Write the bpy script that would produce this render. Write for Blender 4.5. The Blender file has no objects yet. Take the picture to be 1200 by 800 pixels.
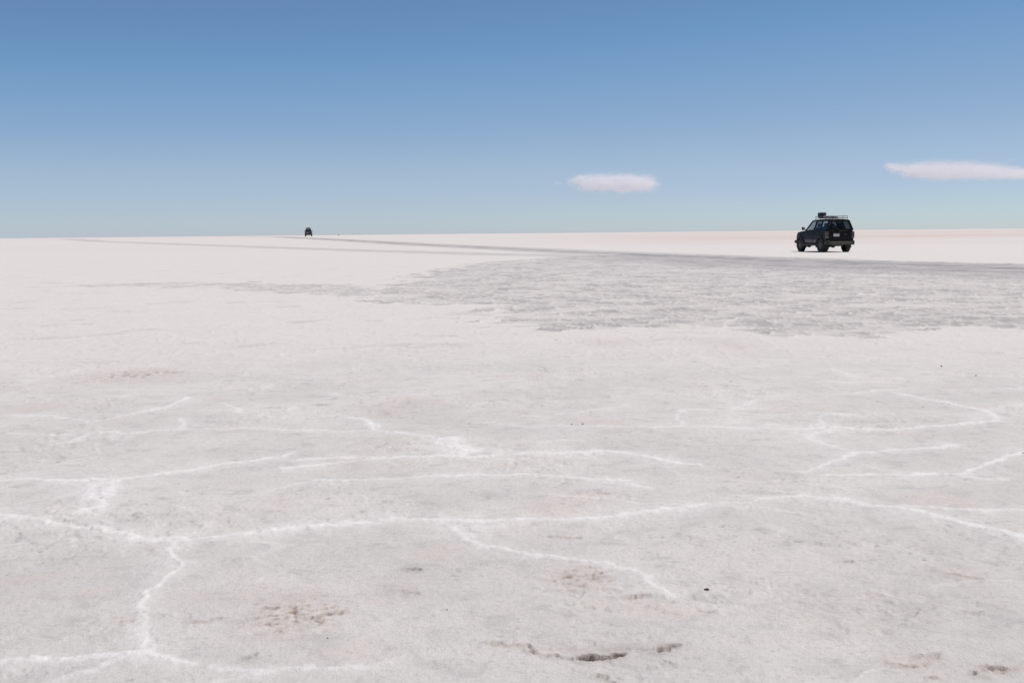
import bpy, bmesh, math, random
import numpy as np
from mathutils import Vector, Matrix

random.seed(4)
R = math.radians
scene = bpy.context.scene
COL = scene.collection

# ------------------------------------------------------------------ camera, sky, sun, exposure
CAM_H = 1.25
FPX = 1300.0                      # focal length in pixels of a 1200 px wide picture
PITCH, ROLL = R(5.56), R(-0.56)
cam_data = bpy.data.cameras.new('camera')
cam = bpy.data.objects.new('camera', cam_data)
COL.objects.link(cam)
cam_data.sensor_fit = 'HORIZONTAL'
cam_data.sensor_width = 36.0
cam_data.lens = 36.0 * FPX / 1200.0
cam_data.clip_start = 0.05
cam_data.clip_end = 90000.0
cam.matrix_world = (Matrix.Translation((0, 0, CAM_H)) @ Matrix.Rotation(R(90) - PITCH, 4, 'X')
                    @ Matrix.Rotation(ROLL, 4, 'Z'))
scene.camera = cam

SUN_EL, SUN_AZ = R(66), R(70)      # azimuth clockwise from the viewing direction (+Y)
world = bpy.data.worlds.new('World')
scene.world = world
world.use_nodes = True
wn = world.node_tree.nodes
wl = world.node_tree.links
sky = wn.new('ShaderNodeTexSky')
sky.sky_type = 'NISHITA'
sky.sun_disc = False
sky.sun_elevation = SUN_EL
sky.sun_rotation = SUN_AZ
sky.altitude = 2873
sky.air_density = 0.704
sky.dust_density = 3.01
sky.ozone_density = 3.3
bg = wn['Background']
bg.inputs['Strength'].default_value = 0.10
# one colour response for the whole sky, like a camera's: value = gain * radiance ** power in each channel
sep = wn.new('ShaderNodeSeparateColor'); com = wn.new('ShaderNodeCombineColor')
wl.new(sky.outputs['Color'], sep.inputs[0])
def lin8(v):
    v /= 255.0
    return ((v + .055) / 1.055) ** 2.4
RESPONSE = (((105, 104), (110, 107), (120, 123), (138, 146), (153, 162), (174, 177), (183, 184)),
            ((141, 140), (147, 149), (156, 160), (173, 175), (184, 186), (198, 196), (200, 199)),
            ((186, 186), (190, 191), (198, 200), (210, 206), (216, 211)))
for ch, (power, gain) in enumerate(((1.014, 1.065), (.871, 1.305), (.80, 1.526))):
    pw = wn.new('ShaderNodeMath'); pw.operation = 'POWER'; pw.inputs[1].default_value = power
    ml = wn.new('ShaderNodeMath'); ml.operation = 'MULTIPLY'; ml.inputs[1].default_value = gain
    wl.new(sep.outputs[ch], pw.inputs[0]); wl.new(pw.outputs[0], ml.inputs[0]); 
    fc = wn.new('ShaderNodeFloatCurve'); cv = fc.mapping.curves[0]
    fc.mapping.use_clip = False; fc.mapping.extend = 'EXTRAPOLATED'
    pts_ = [(lin8(a), lin8(b)) for a, b in RESPONSE[ch]]
    cv.points[0].location = (0.0, 0.0); cv.points[1].location = (1.0, 1.0)
    for p_ in pts_: cv.points.new(*p_)
    fc.mapping.update()
    dn = wn.new('ShaderNodeMath'); dn.operation = 'MULTIPLY'; dn.inputs[1].default_value = .1
    up = wn.new('ShaderNodeMath'); up.operation = 'MULTIPLY'; up.inputs[1].default_value = 10.0
    wl.new(ml.outputs[0], dn.inputs[0]); wl.new(dn.outputs[0], fc.inputs['Value']); wl.new(fc.outputs[0], up.inputs[0]); wl.new(up.outputs[0], com.inputs[ch])
wl.new(com.outputs[0], bg.inputs['Color'])

sun_data = bpy.data.lights.new('sun', 'SUN')
sun_data.energy = 3.2
sun_data.angle = R(0.53)
sun_data.color = (1.0, 0.932, 0.835)
sun = bpy.data.objects.new('sun', sun_data)
COL.objects.link(sun)
sdir = Vector((math.sin(SUN_AZ) * math.cos(SUN_EL), math.cos(SUN_AZ) * math.cos(SUN_EL), math.sin(SUN_EL)))
sun.rotation_euler = sdir.to_track_quat('Z', 'Y').to_euler()
sun.location = (40, 20, 120)

scene.cycles.diffuse_bounces = 16
scene.cycles.max_bounces = 20
vs = scene.view_settings
vs.view_transform = 'Standard'
vs.look = 'None'
vs.exposure = 0.0
vs.gamma = 1.0
vs.use_curve_mapping = False


# ------------------------------------------------------------------ naming helpers
def tag(o, label=None, cat=None, group=None, kind=None):
    if label: o['label'] = label
    if cat: o['category'] = cat
    if group: o['group'] = group
    if kind: o['kind'] = kind
    return o


def empty(name, loc, rz=0.0):
    o = bpy.data.objects.new(name, None)
    o.empty_display_size = 0.2
    o.location = loc
    o.rotation_euler = (0, 0, rz)
    COL.objects.link(o)
    return o


# ------------------------------------------------------------------ noise
_perm = np.random.RandomState(7).permutation(4096)
_grad = np.random.RandomState(8).rand(4096) * 2 * math.pi
_gx, _gy = np.cos(_grad), np.sin(_grad)


def _hash(ix, iy, seed):
    return _perm[(_perm[(ix + seed * 131) & 4095] + iy) & 4095]


def perlin(x, y, seed=0):
    ix = np.floor(x).astype(np.int64); iy = np.floor(y).astype(np.int64)
    fx = x - ix; fy = y - iy
    u = fx * fx * fx * (fx * (fx * 6 - 15) + 10); v = fy * fy * fy * (fy * (fy * 6 - 15) + 10)
    def g(dx, dy):
        h = _hash(ix + dx, iy + dy, seed)
        return _gx[h] * (fx - dx) + _gy[h] * (fy - dy)
    a = g(0, 0); b = g(1, 0); c = g(0, 1); d = g(1, 1)
    return (a + u * (b - a) + v * ((c + u * (d - c)) - (a + u * (b - a)))) * 1.5


def fbm(x, y, octaves=4, seed=0, gain=0.5):
    r = np.zeros_like(x); a = 1.0; t = 0.0
    for k in range(octaves):
        r += a * perlin(x * 2 ** k + 17.3 * k, y * 2 ** k - 9.1 * k, seed + k)
        t += a; a *= gain
    return r / t


def worley(x, y, seed):
    """distance to the border of the Voronoi cells of a jittered grid, and a number per cell"""
    ix = np.floor(x).astype(np.int64); iy = np.floor(y).astype(np.int64)
    d1 = np.full(x.shape, 9.0); d2 = np.full(x.shape, 9.0); cid = np.zeros(x.shape)
    for dx in (-1, 0, 1):
        for dy in (-1, 0, 1):
            h = _hash(ix + dx, iy + dy, seed)
            px = ix + dx + 0.1 + 0.8 * (h % 64) / 63.0
            py = iy + dy + 0.1 + 0.8 * (h // 64) / 63.0
            d = np.hypot(px - x, py - y)
            near = d < d1
            d2 = np.where(near, d1, np.minimum(d2, d))
            cid = np.where(near, h / 4096.0, cid)
            d1 = np.where(near, d, d1)
    return d2 - d1, cid


def sstep(a, b, x):
    t = np.clip((x - a) / (b - a), 0, 1)
    return t * t * (3 - 2 * t)


# ------------------------------------------------------------------ the lie of the land
def swell(x, y):
    """the plain lifts by less than a metre beyond the cars, then runs level to the horizon"""
    d = np.hypot(x, y)
    az = np.degrees(np.arctan2(x, y))
    left = 1.0 - sstep(-4.0, 12.0, az) * 0.55
    left = left * (1.0 - sstep(60.0, 100.0, np.abs(az)) * 0.5)
    return 0.98 * sstep(85.0, 285.0, d) * left


_cm = cam.matrix_world.to_3x3()


def at(px, py):
    """where the line of sight through a picture point meets the plain"""
    v = _cm @ Vector(((px - 600.0) / FPX, (400.0 - py) / FPX, -1.0))
    v.normalize()
    lo, hi = 0.5, 3000.0
    f = lambda t: CAM_H + v.z * t - float(swell(np.array([v.x * t]), np.array([v.y * t]))[0])
    for _ in range(60):
        m = (lo + hi) / 2
        if f(m) > 0: lo = m
        else: hi = m
    return (v.x * lo, v.y * lo)


# --- white salt ridges, traced on the ground as chains of points: (width factor, strength, points)
RIDGES = [
    (1.2, 1.0, [(-60, 598), (0, 604), (45, 609), (90, 618), (150, 627), (212, 633), (270, 628), (330, 620), (400, 612), (470, 609), (540, 611), (610, 611), (680, 608), (750, 603), (800, 594), (830, 588)]),
    (1.0, .45, [(830, 588), (870, 588), (900, 584), (925, 581)]),
    (.85, .9, [(212, 633), (204, 655), (203, 672), (190, 686), (160, 705), (152, 722), (160, 745), (172, 768), (200, 774), (250, 778)]),
    (1.0, .7, [(172, 768), (90, 771), (0, 774), (-60, 778)]),
    (1.1, .45, [(170, 771), (120, 779), (80, 795), (40, 810)]),
    (0.9, .6, [(250, 778), (300, 787), (360, 784), (450, 779)]),
    (0.9, .4, [(300, 787), (262, 798), (240, 812)]),
    (0.8, .4, [(395, 782), (440, 777), (470, 770)]),
    (1.1, .9, [(-60, 564), (0, 562), (70, 562), (130, 562), (180, 556), (240, 548), (290, 541), (330, 535), (344, 529)]),
    (1.6, .8, [(120, 564), (106, 572), (112, 584), (130, 580), (136, 568), (124, 562)]),
    (1.1, .8, [(130, 578), (118, 592), (92, 601), (70, 605)]),
    (1.2, 1.0, [(325, 538), (380, 536), (420, 535), (480, 535), (530, 534), (560, 534), (600, 532), (660, 529), (730, 531), (770, 536), (800, 543), (824, 547)]),
    (1.1, .7, [(330, 548), (370, 545), (420, 538), (480, 535)]),
    (2.2, .75, [(527, 512), (534, 522), (548, 528), (530, 532)]),
    (0.8, .7, [(400, 487), (430, 494), (440, 503), (480, 509), (530, 516)]),
    (0.8, .5, [(430, 494), (445, 500), (436, 506)]),
    (0.9, .6, [(360, 565), (420, 562), (480, 559), (540, 555), (610, 555), (680, 560), (730, 563), (770, 575)]),
    (1.3, .4, [(680, 561), (720, 565), (745, 568)]),
    (0.9, .75, [(530, 615), (548, 625), (575, 640), (610, 649), (660, 653), (700, 659), (740, 671), (762, 685), (800, 699)]),
    (0.9, .4, [(575, 622), (560, 618), (600, 616)]),
    (1.2, 1.0, [(890, 582), (930, 582), (980, 586), (1020, 590), (1070, 598), (1110, 608), (1150, 618), (1190, 628), (1230, 645)]),
    (0.9, .6, [(1010, 592), (1060, 593), (1110, 596), (1180, 598), (1260, 600)]),
    (0.9, .7, [(960, 556), (1000, 556), (1060, 557), (1110, 556), (1135, 553), (1165, 541), (1195, 531), (1250, 522)]),
    (0.9, .5, [(1110, 556), (1150, 561), (1178, 563)]),
    (0.9, .6, [(930, 553), (960, 546), (985, 537), (995, 529), (1040, 528), (1095, 525), (1130, 520)]),
    (0.8, .7, [(735, 500), (800, 500), (860, 501), (930, 503), (985, 500), (1040, 503), (1090, 500), (1130, 497), (1168, 493), (1166, 485), (1145, 480), (1100, 470), (1060, 463), (1050, 459)]),
    (0.9, .5, [(985, 500), (955, 508), (945, 514), (965, 521), (995, 529)]),
    (0.9, .5, [(800, 500), (793, 490), (800, 480), (860, 480), (880, 478), (900, 480)]),
    (0.7, .4, [(860, 480), (880, 470), (905, 464), (930, 463)]),
    (0.8, .5, [(955, 500), (958, 488), (975, 485), (1020, 487)]),
    (0.8, .35, [(1145, 480), (1190, 474), (1250, 470)]),
    (0.8, .5, [(55, 522), (90, 515), (100, 508), (150, 507), (215, 503), (290, 502), (350, 505), (400, 506), (440, 503)]),
    (0.7, .6, [(112, 494), (140, 489), (170, 481), (205, 473), (222, 463)]),
    (0.7, .45, [(0, 488), (50, 487), (112, 494)]),
    (0.7, .45, [(215, 503), (217, 494), (214, 490)]),
    (0.7, .4, [(258, 472), (275, 478), (285, 485)]),
    (0.7, .3, [(60, 500), (100, 506)]),
    (0.7, .5, [(625, 518), (665, 516), (690, 516)]),
    (0.7, .35, [(650, 486), (690, 482), (735, 473)]),
    (0.7, .35, [(640, 470), (700, 472)]),
    (0.6, .3, [(985, 438), (1005, 446), (1060, 444)]),
    (0.6, .3, [(950, 448), (1000, 462), (980, 462)]),
    (0.9, .3, [(1085, 690), (1120, 685), (1150, 681), (1190, 676)]),
    (0.9, .25, [(890, 612), (930, 628)]),
    (0.9, .3, [(380, 560), (340, 570), (300, 580)]),
    (0.9, .3, [(0, 640), (60, 634), (150, 628)]),
    (0.7, .4, [(953, 447), (1000, 448), (1040, 446)]), (0.7, .4, [(975, 432), (990, 437), (1007, 443), (1060, 443)]),
    (0.7, .45, [(977, 462), (1020, 459), (1057, 455)]), (0.7, .4, [(1110, 458), (1153, 457), (1250, 454)]),
    (0.7, .4, [(933, 482), (1007, 487), (1040, 485)]), (0.8, .45, [(700, 500), (735, 500)]),
    (0.7, .35, [(300, 486), (340, 490), (400, 487)]), (0.7, .4, [(0, 507), (50, 509), (100, 508)]),
    (0.8, .3, [(560, 495), (620, 500), (700, 500)]), (0.7, .35, [(860, 440), (900, 444), (950, 441)]),
    (0.8, .35, [(600, 575), (660, 580), (740, 588), (800, 594)]), (0.7, .3, [(380, 460), (440, 466), (500, 462)]),
    (0.8, .3, [(20, 590), (70, 583), (106, 572)]), (0.9, .3, [(830, 588), (880, 596), (950, 600)]),
]
# --- hollows broken into the crust: (depth m, radius m, points)
HOLLOWS = [
    (.025, .016, [(686, 772), (700, 771), (714, 769), (727, 767)]),
    (.0105, .014, [(616, 758), (628, 766), (640, 769), (652, 770)]),
    (.008, .009, [(575, 754), (600, 756), (616, 759)]),
    (.007, .010, [(652, 770), (670, 772), (686, 772)]),
    (.018, .013, [(772, 763), (777, 761)]),
    (.012, .012, [(777, 760), (786, 757), (797, 757)]),
    (.007, .010, [(775, 775), (790, 778)]),
    (.010, .014, [(700, 793), (712, 796), (720, 802)]),
    (.012, .009, [(478, 666), (492, 667)]),
    (.006, .010, [(476, 691), (492, 696)]),
    (.014, .009, [(312, 713), (322, 713)]),
    (.009, .008, [(322, 727), (345, 722), (368, 724), (390, 719)]),
    (.006, .008, [(368, 725), (400, 714)]),
    (.008, .010, [(1045, 777), (1060, 780)]),
    (.006, .012, [(1075, 768), (1100, 766)]),
    (.010, .010, [(1092, 796), (1100, 795)]),
    (.014, .010, [(1160, 783), (1178, 782)]),
    (.010, .012, [(1140, 786), (1150, 792)]),
    (.008, .010, [(735, 699), (760, 698)]),
    (.012, .014, [(370, 474), (386, 474)]),
    (.008, .012, [(508, 411), (524, 410)]),
    (.010, .018, [(137, 440), (158, 440)]),
    (.008, .016, [(195, 437), (212, 436)]),
    (.008, .012, [(843, 551), (852, 552)]),
    (.006, .010, [(700, 577), (716, 577)]),
    (.007, .012, [(604, 534), (618, 534)]),
    (.006, .010, [(566, 469), (574, 469)]),
    (.006, .010, [(474, 472), (480, 472)]),
    (.008, .010, [(640, 628), (680, 630)]),
    (.006, .010, [(1120, 672), (1150, 679)]),
    (.007, .010, [(1130, 716), (1150, 717)]),
    (.006, .010, [(985, 657), (1000, 657)]),
    (.006, .010, [(824, 716), (836, 716)]),
    (.006, .009, [(690, 677), (700, 675), (712, 675)]),
    (.006, .010, [(286, 772), (300, 766)]),
    (.005, .010, [(220, 730), (240, 730), (260, 724)]),
]
# --- crusty rust-brown scabs: (centre, half width m, half depth m, strength)
SCABS = [
    (345, 722, .16, .20, .9), (390, 716, .08, .10, .6), (330, 738, .12, .09, .35), (410, 768, .16, .10, .25), (1070, 774, .11, .06, .7), (1165, 783, .08, .04, .9), (1060, 757, .12, .07, .3),
    (682, 673, .15, .16, .75), (700, 675, .06, .08, .7), (152, 726, .07, .10, .55), (480, 692, .06, .06, .5), (975, 715, .35, .30, .28), (1010, 700, .3, .25, .25), (470, 690, .2, .25, .22),
    (700, 760, .22, .05, .5), (590, 760, .12, .05, .35), (785, 762, .06, .04, .6), (860, 405, .3, .6, .4), (160, 439, .45, .5, .75), (460, 478, .25, .3, .45), (708, 402, .3, .5, .5), (450, 523, .2, .3, .3), (1120, 675, .15, .15, .3),
    (560, 640, .5, .5, .14), (900, 660, .5, .5, .16), (640, 720, .4, .3, .14), (300, 690, .4, .3, .16),
]
TRACKS = [
    (3.4, 0.62, [(640, 297), (720, 301), (840, 306.5), (960, 311.5), (1100, 316), (1200, 319.5), (1330, 324)]),
    (2.7, .86, [(325, 277.6), (364, 279.4), (440, 283.4), (480, 285.8), (540, 288.6), (600, 291.4), (660, 294.3), (720, 297), (780, 299.4), (840, 301.6), (900, 303.8), (960, 306.8), (1020, 309), (1100, 311), (1200, 314), (1330, 317)]),
    (2.2, 0.5, [(50, 279.9), (120, 283), (180, 285.2), (240, 287.2), (300, 289.2), (360, 291.3), (420, 293.2), (480, 295), (540, 296.8), (600, 298.2), (680, 299.6), (760, 302)]),
]
DAMP = [
    (1.0, [(430, 354), (470, 357), (520, 358), (562, 360), (582, 366), (580, 377), (610, 382), (650, 386), (690, 386), (720, 383), (780, 383), (845, 384), (880, 389), (940, 393), (985, 396), (1040, 397), (1075, 394), (1110, 388), (1160, 386), (1240, 384), (1420, 380),
           (1500, 330), (1400, 313), (1200, 309), (1050, 305.5), (960, 303.5), (850, 299.5), (740, 297), (640, 302), (560, 308), (500, 318), (470, 328), (440, 338), (425, 346)]),
    (0.75, [(70, 334), (130, 336), (200, 337), (280, 341), (350, 344), (430, 346), (470, 338), (430, 334), (330, 332), (250, 331), (160, 331)]),
]


def seg_dist(X, Y, pts):
    """distance to a chain of points and how far along it the nearest point lies"""
    best = np.full(X.shape, 1e9); along = np.zeros(X.shape)
    n = len(pts) - 1
    for k in range(n):
        ax, ay = pts[k]; bx, by = pts[k + 1]
        dx, dy = bx - ax, by - ay
        t = np.clip(((X - ax) * dx + (Y - ay) * dy) / max(dx * dx + dy * dy, 1e-9), 0, 1)
        d = np.hypot(X - ax - t * dx, Y - ay - t * dy)
        nn = d < best
        best = np.where(nn, d, best)
        along = np.where(nn, (k + t) / n, along)
    return best, along


def inside(X, Y, pts):
    r = np.zeros(X.shape, bool)
    n = len(pts)
    for k in range(n):
        ax, ay = pts[k]; bx, by = pts[(k + 1) % n]
        c = ((ay > Y) != (by > Y)) & (X < (bx - ax) * (Y - ay) / (by - ay + 1e-12) + ax)
        r ^= c
    return r


def near_box(X, Y, pts, m):
    xs = [p[0] for p in pts]; ys = [p[1] for p in pts]
    return (X > min(xs) - m) & (X < max(xs) + m) & (Y > min(ys) - m) & (Y < max(ys) + m)


# ------------------------------------------------------------------ the salt plain as one graded sheet
def build_ground(mat):
    rad = [0.4, 0.9, 1.5, 2.0, 2.3]
    r = 2.5
    while r < 7.0:
        rad.append(r); r *= 1.0030
    while r < 60.0:
        rad.append(r); r *= 1.0052
    while r < 400.0:
        rad.append(r); r *= 1.016
    while r < 16000.0:
        rad.append(r); r *= 1.09
    rad.append(16000.0)
    ang = list(np.arange(-30.0, 30.0001, 0.08))
    s = 0.12; a = 30.0; side = []
    while a < 180.0 - s:
        a += s; s = min(s * 1.25, 6.0); side.append(a)
    side[-1] = 180.0
    ang = [-v for v in reversed(side)][1:] + ang + side      # one column at 180 closes the ring
    rad = np.array(rad); ang = np.radians(np.array(ang))
    nr, na = len(rad), len(ang)
    RR, AA = np.meshgrid(rad, ang, indexing='ij')
    X = (RR * np.sin(AA)).ravel(); Y = (RR * np.cos(AA)).ravel()
    D = RR.ravel()
    N = X.size
    Z = swell(X, Y)
    ridge = np.zeros(N); dirt = np.zeros(N); damp = np.zeros(N); rim = np.zeros(N); track = np.zeros(N); pink = np.zeros(N)
    cellv = np.zeros(N); rust = np.zeros(N)
    fine = 1.0 - sstep(22.0, 60.0, D)

    idx = np.where(D < 70.0)[0]
    x = X[idx]; y = Y[idx]; d = D[idx]
    h = np.zeros(idx.size)
    # ragged outlines: everything traced is read through a warped position
    wx = x + 0.07 * fbm(x / .35, y / .35, 3, 21) + 0.034 * fbm(x / .07, y / .07, 4, 23, .65)
    wy = y + 0.07 * fbm(x / .35, y / .35, 3, 22) + 0.034 * fbm(x / .07, y / .07, 4, 24, .65)
    rg = np.zeros(idx.size)
    brk = np.clip(0.5 + 0.6 * fbm(x / .30, y / .30, 4, 25) + .55 * fbm(x / .075, y / .075, 3, 28) * (1 - sstep(7, 12, d)), .0, 1.15)
    for w, s_, pp in RIDGES:
        pts = [at(*p) for p in pp]
        m = np.where(near_box(x, y, pts, 0.6))[0]
        if not m.size: continue
        dd, t = seg_dist(wx[m], wy[m], pts)
        dm = d[m]
        ww = w * (0.0165 + 0.0018 * dm) * np.clip(1.05 + .9 * fbm(x[m] / .8, y[m] / .8, 2, 29), .55, 1.7) * (0.45 + 1.15 * brk[m])
        fade = sstep(0, .06, t + .015) * sstep(0, .06, 1.015 - t)
        core = np.exp(-(dd / ww) ** 2) * min(1.0, s_ * 1.45) * fade * (.80 + .35 * brk[m])
        skirt = np.exp(-(dd / (ww * 2.6 + .025)) ** 2) * s_ * fade * (.12 + .46 * brk[m])
        rg[m] = np.maximum(rg[m], np.maximum(core, skirt))
    # faint secondary seams everywhere on the near plain
    e, c = worley(x / 1.9 + .14 * fbm(x / .5, y / .5, 3, 31), y / 1.5 + .14 * fbm(x / .5, y / .5, 3, 32), 5)
    faint = np.exp(-(e / (.014 + .0016 * d)) ** 2) * brk * sstep(.0, .5, fbm(x / 1.7, y / 1.7, 2, 33) + .18) * .62
    rg = np.maximum(rg, faint * (1 - sstep(9, 16, d)))
    h += rg * 0.0055 * (0.5 + 1.0 * brk) * (1 + .7 * fbm(x / .035, y / .035, 3, 27) * (1 - sstep(8, 14, d)))
    ridge[idx] = rg

    # flaking crust: thin plates with edges a few millimetres high, stronger in patches
    patch = sstep(-.05, .35, fbm(x / 1.1, y / 1.1, 3, 41))
    n1 = fbm(x / .16, y / .12, 4, 42)
    n2 = fbm(x / .07, y / .055, 3, 46)
    lev = n1 * 2.2
    fl = np.floor(lev) + sstep(.88, 1.0, lev - np.floor(lev))
    fw = 1 - sstep(9, 26, d)
    h += patch * fl * 0.0066 * fw + n2 * .0024 * fw + fbm(x / .03, y / .024, 3, 48) * .0016 * (1 - sstep(5, 9, d))
    h += fbm(x / .9, y / .9, 3, 49) * .008 * fine[idx] + fbm(x / .3, y / .3, 2, 51) * .004 * fine[idx]
    # brown-grey scuffs where plates have broken away
    hol = sstep(.26, .50, fbm(x / .085, y / .05, 4, 55, .62)) * sstep(.02, .36, fbm(x / .8, y / .8, 3, 56)) * fw
    h -= hol * .006
    dirt_i = hol * .46
    for dep, rr, pp in HOLLOWS:
        pts = [at(*p) for p in pp]
        m = np.where(near_box(x, y, pts, 0.35))[0]
        if not m.size: continue
        hx = x[m] + .030 * fbm(x[m] / .06, y[m] / .06, 4, 61, .62); hy = y[m] + .030 * fbm(x[m] / .06, y[m] / .06, 4, 62, .62)
        dd, t = seg_dist(hx, hy, pts)
        rr = rr * (1.0 if dep > .011 else .62)
        k = 1 - sstep(rr * .45, rr * 1.2, dd)
        if dep <= .011: k = k * sstep(-.25, .15, fbm(x[m] / .03, y[m] / .03, 3, 63))
        h[m] -= dep * 1.3 * k
        kd = np.maximum(k, 1 - sstep(rr * .95, rr * 1.45, dd)) if dep > .011 else k
        # thin lip of lifted crust around the hole
        h[m] += .0035 * np.exp(-((dd - rr * 1.7) / (rr * .6)) ** 2) * (1 - k)
        dirt_i[m] = np.maximum(dirt_i[m], np.maximum(kd * min(1.0, .14 + dep * 29), .26 * np.exp(-(dd / (rr * 2.6)) ** 2)))
    rust_i = np.zeros(idx.size)
    rn = fbm(x / .055, y / .035, 4, 64, .65)
    for cx_, cy_, rx_, ry_, st_ in SCABS:
        gx_, gy_ = at(cx_, cy_)
        m = np.where((np.abs(x - gx_) < 3 * rx_) & (np.abs(y - gy_) < 3 * ry_))[0]
        if not m.size: continue
        q = np.exp(-((x[m] - gx_) / rx_) ** 2 - ((y[m] - gy_) / ry_) ** 2)
        rust_i[m] = np.maximum(rust_i[m], np.clip(st_ * .75 * q * (.75 + 2.2 * rn[m]), 0, .9))
        if st_ > .5:
            bite = sstep(.16, .34, rn[m] * q) * st_
            h[m] -= bite * .009
            dirt_i[m] = np.maximum(dirt_i[m], bite * .8)
    h += rust_i * .005 * fbm(x / .03, y / .03, 3, 65) * fw
    dirt[idx] = dirt_i
    rust[idx] = rust_i

    # damp ground: plates with pale raised rims
    e, c = worley(x / .36 + .30 * fbm(x / .5, y / .5, 3, 71), y / .34 + .20 * fbm(x / .5, y / .5, 3, 72), 9)
    ox = x + .9 * fbm(x / 2.0, y / 2.0, 4, 73); oy = y + 1.5 * fbm(x / 2.0, y / 2.0, 4, 74)
    dmp = np.zeros(idx.size)
    for s_, pp in DAMP:
        pts = [at(*p) for p in pp]
        m = np.where(near_box(x, y, pts, 3.0))[0]
        ins = inside(ox[m], oy[m], pts)
        ed, _ = seg_dist(ox[m], oy[m], pts + pts[:1])
        sd = np.where(ins, ed, -ed)
        dmp[m] = np.maximum(dmp[m], s_ * sstep(-.05, .08, sd + (c[m] - .62) * (.5 + .02 * d[m])))
    islands = fbm(x / 1.6, y / 1.6, 4, 75)
    dmp *= 1 - .66 * sstep(.0, .22, islands * .8 + (c * 7.3 % 1.0 - .55) * .45)
    lone = sstep(.30, .5, fbm(x / 1.5, y / 1.2, 3, 77) + (c - .5) * .3) * sstep(9, 14, d) * .35      # stray damp plates outside
    dmp = np.maximum(dmp, lone * (1 - sstep(40, 60, d)))
    rm = np.exp(-(e / .10) ** 2)
    damp[idx] = dmp * (0.68 + .75 * (c * 3.7 % 1.0 - .5))
    rim[idx] = rm * (0.55 + .45 * np.clip(dmp, 0, 1))
    mid = sstep(8, 13, d) * fine[idx]
    h += mid * rm * (.006 + .020 * np.clip(dmp, 0, 1)) + mid * (c - .5) * .014 * np.clip(dmp, 0, 1)
    cellv[idx] = c
    Z[idx] += h

    # wheel tracks: several lanes side by side, paler between
    idx = np.where((D > 20) & (D < 900))[0]
    x = X[idx]; y = Y[idx]; d = D[idx]
    tx = x + .5 * fbm(x / 6, y / 6, 3, 81); ty = y + .5 * fbm(x / 6, y / 6, 3, 82)
    tr = np.zeros(idx.size)
    for w, s_, pp in TRACKS:
        pts = [at(*p) for p in pp]
        last = Vector(pts[0]); prev = Vector(pts[1]); go = (last - prev).normalized()
        long_ = last.length > 120                     # this one runs on past the horizon
        if long_: pts = [tuple(last + go * 250)] + pts
        dd, t = seg_dist(tx, ty, pts)
        if not long_: s_ = s_ * sstep(0.0, .35, t)
        lanes = .80 + .20 * np.cos(dd / w * 6.0)
        tr = np.maximum(tr, s_ * (1 - sstep(w * .35, w * 1.5, dd)) * lanes)
    tr *= .92 + .8 * fbm(x / 1.6, y / 2.4, 4, 84)
    track[idx] = np.clip(tr, 0, 1)
    Z[idx] -= np.clip(tr, 0, 1) * .02
    # sandy, pinkish ground beyond the near car, mostly on its side
    az = np.degrees(np.arctan2(X, Y))
    far = sstep(78, 150, D + 35 * fbm(X / 60, Y / 25, 3, 91))
    side_ = .15 + .78 * sstep(-4, 12, az)
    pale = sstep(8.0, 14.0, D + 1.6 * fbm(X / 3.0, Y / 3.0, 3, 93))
    pink[:] = far * side_ * (.62 + 1.1 * fbm(X / 130, Y / 38, 5, 92)) * (1 - .5 * sstep(500, 1500, D))
    Z += np.where(D > 120, .10 * fbm(X / 90, Y / 40, 3, 95) * sstep(120, 220, D) * (1 - sstep(500, 900, D)), 0)
    # the disc under the camera tripod point is a plain fan
    verts = np.empty((N + 1, 3)); verts[:N, 0] = X; verts[:N, 1] = Y; verts[:N, 2] = Z; verts[N] = (0, 0, 0)
    i = np.arange(nr - 1)[:, None]; j = np.arange(na)[None, :]
    jn = (j + 1) % na
    quads = np.stack([(i * na + j), (i * na + jn), ((i + 1) * na + jn), ((i + 1) * na + j)], -1).reshape(-1, 4)
    quads = quads[:, ::-1]          # face up
    # normals of the whole sheet, so that the pieces it is cut into shade as one
    p0, p1, p2, p3 = (verts[quads[:, k]] for k in range(4))
    fn = np.cross(p2 - p0, p3 - p1)
    vn = np.zeros((N + 1, 3))
    for k in range(4):
        for ax in range(3):
            vn[:, ax] += np.bincount(quads[:, k], weights=fn[:, ax], minlength=N + 1)
    if vn[N // 2, 2] < 0:
        quads = quads[:, ::-1]; vn = -vn
    vn[N] = (0, 0, 1)
    vn /= np.maximum(np.linalg.norm(vn, axis=1), 1e-12)[:, None]
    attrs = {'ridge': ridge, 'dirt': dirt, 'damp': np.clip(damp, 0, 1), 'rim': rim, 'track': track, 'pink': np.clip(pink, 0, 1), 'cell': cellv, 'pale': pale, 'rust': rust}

    qr = ridge[quads].mean(1); qd = damp[quads].mean(1); qt = track[quads].mean(1); qD = D[quads].mean(1)
    cls = np.zeros(len(quads), int)
    cls[(qd > .26) & (qD > 9)] = 1
    cls[(qt > .33) & (cls == 0)] = 2
    cls[(qr > .42) & (qD < 14)] = 3

    def part(name, faces, tri=None):
        used = np.unique(faces) if tri is None else np.unique(np.concatenate([faces.ravel(), tri.ravel()]))
        remap = np.full(N + 1, -1); remap[used] = np.arange(used.size)
        f = remap[faces]
        nq = len(f); nt = 0 if tri is None else len(tri)
        me = bpy.data.meshes.new(name)
        me.vertices.add(used.size)
        me.vertices.foreach_set('co', verts[used].astype(np.float32).ravel())
        loops = f.ravel() if nt == 0 else np.concatenate([f.ravel(), remap[tri].ravel()])
        me.loops.add(loops.size)
        me.loops.foreach_set('vertex_index', loops.astype(np.int32))
        me.polygons.add(nq + nt)
        starts = np.concatenate([np.arange(nq) * 4, nq * 4 + np.arange(nt) * 3])
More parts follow.
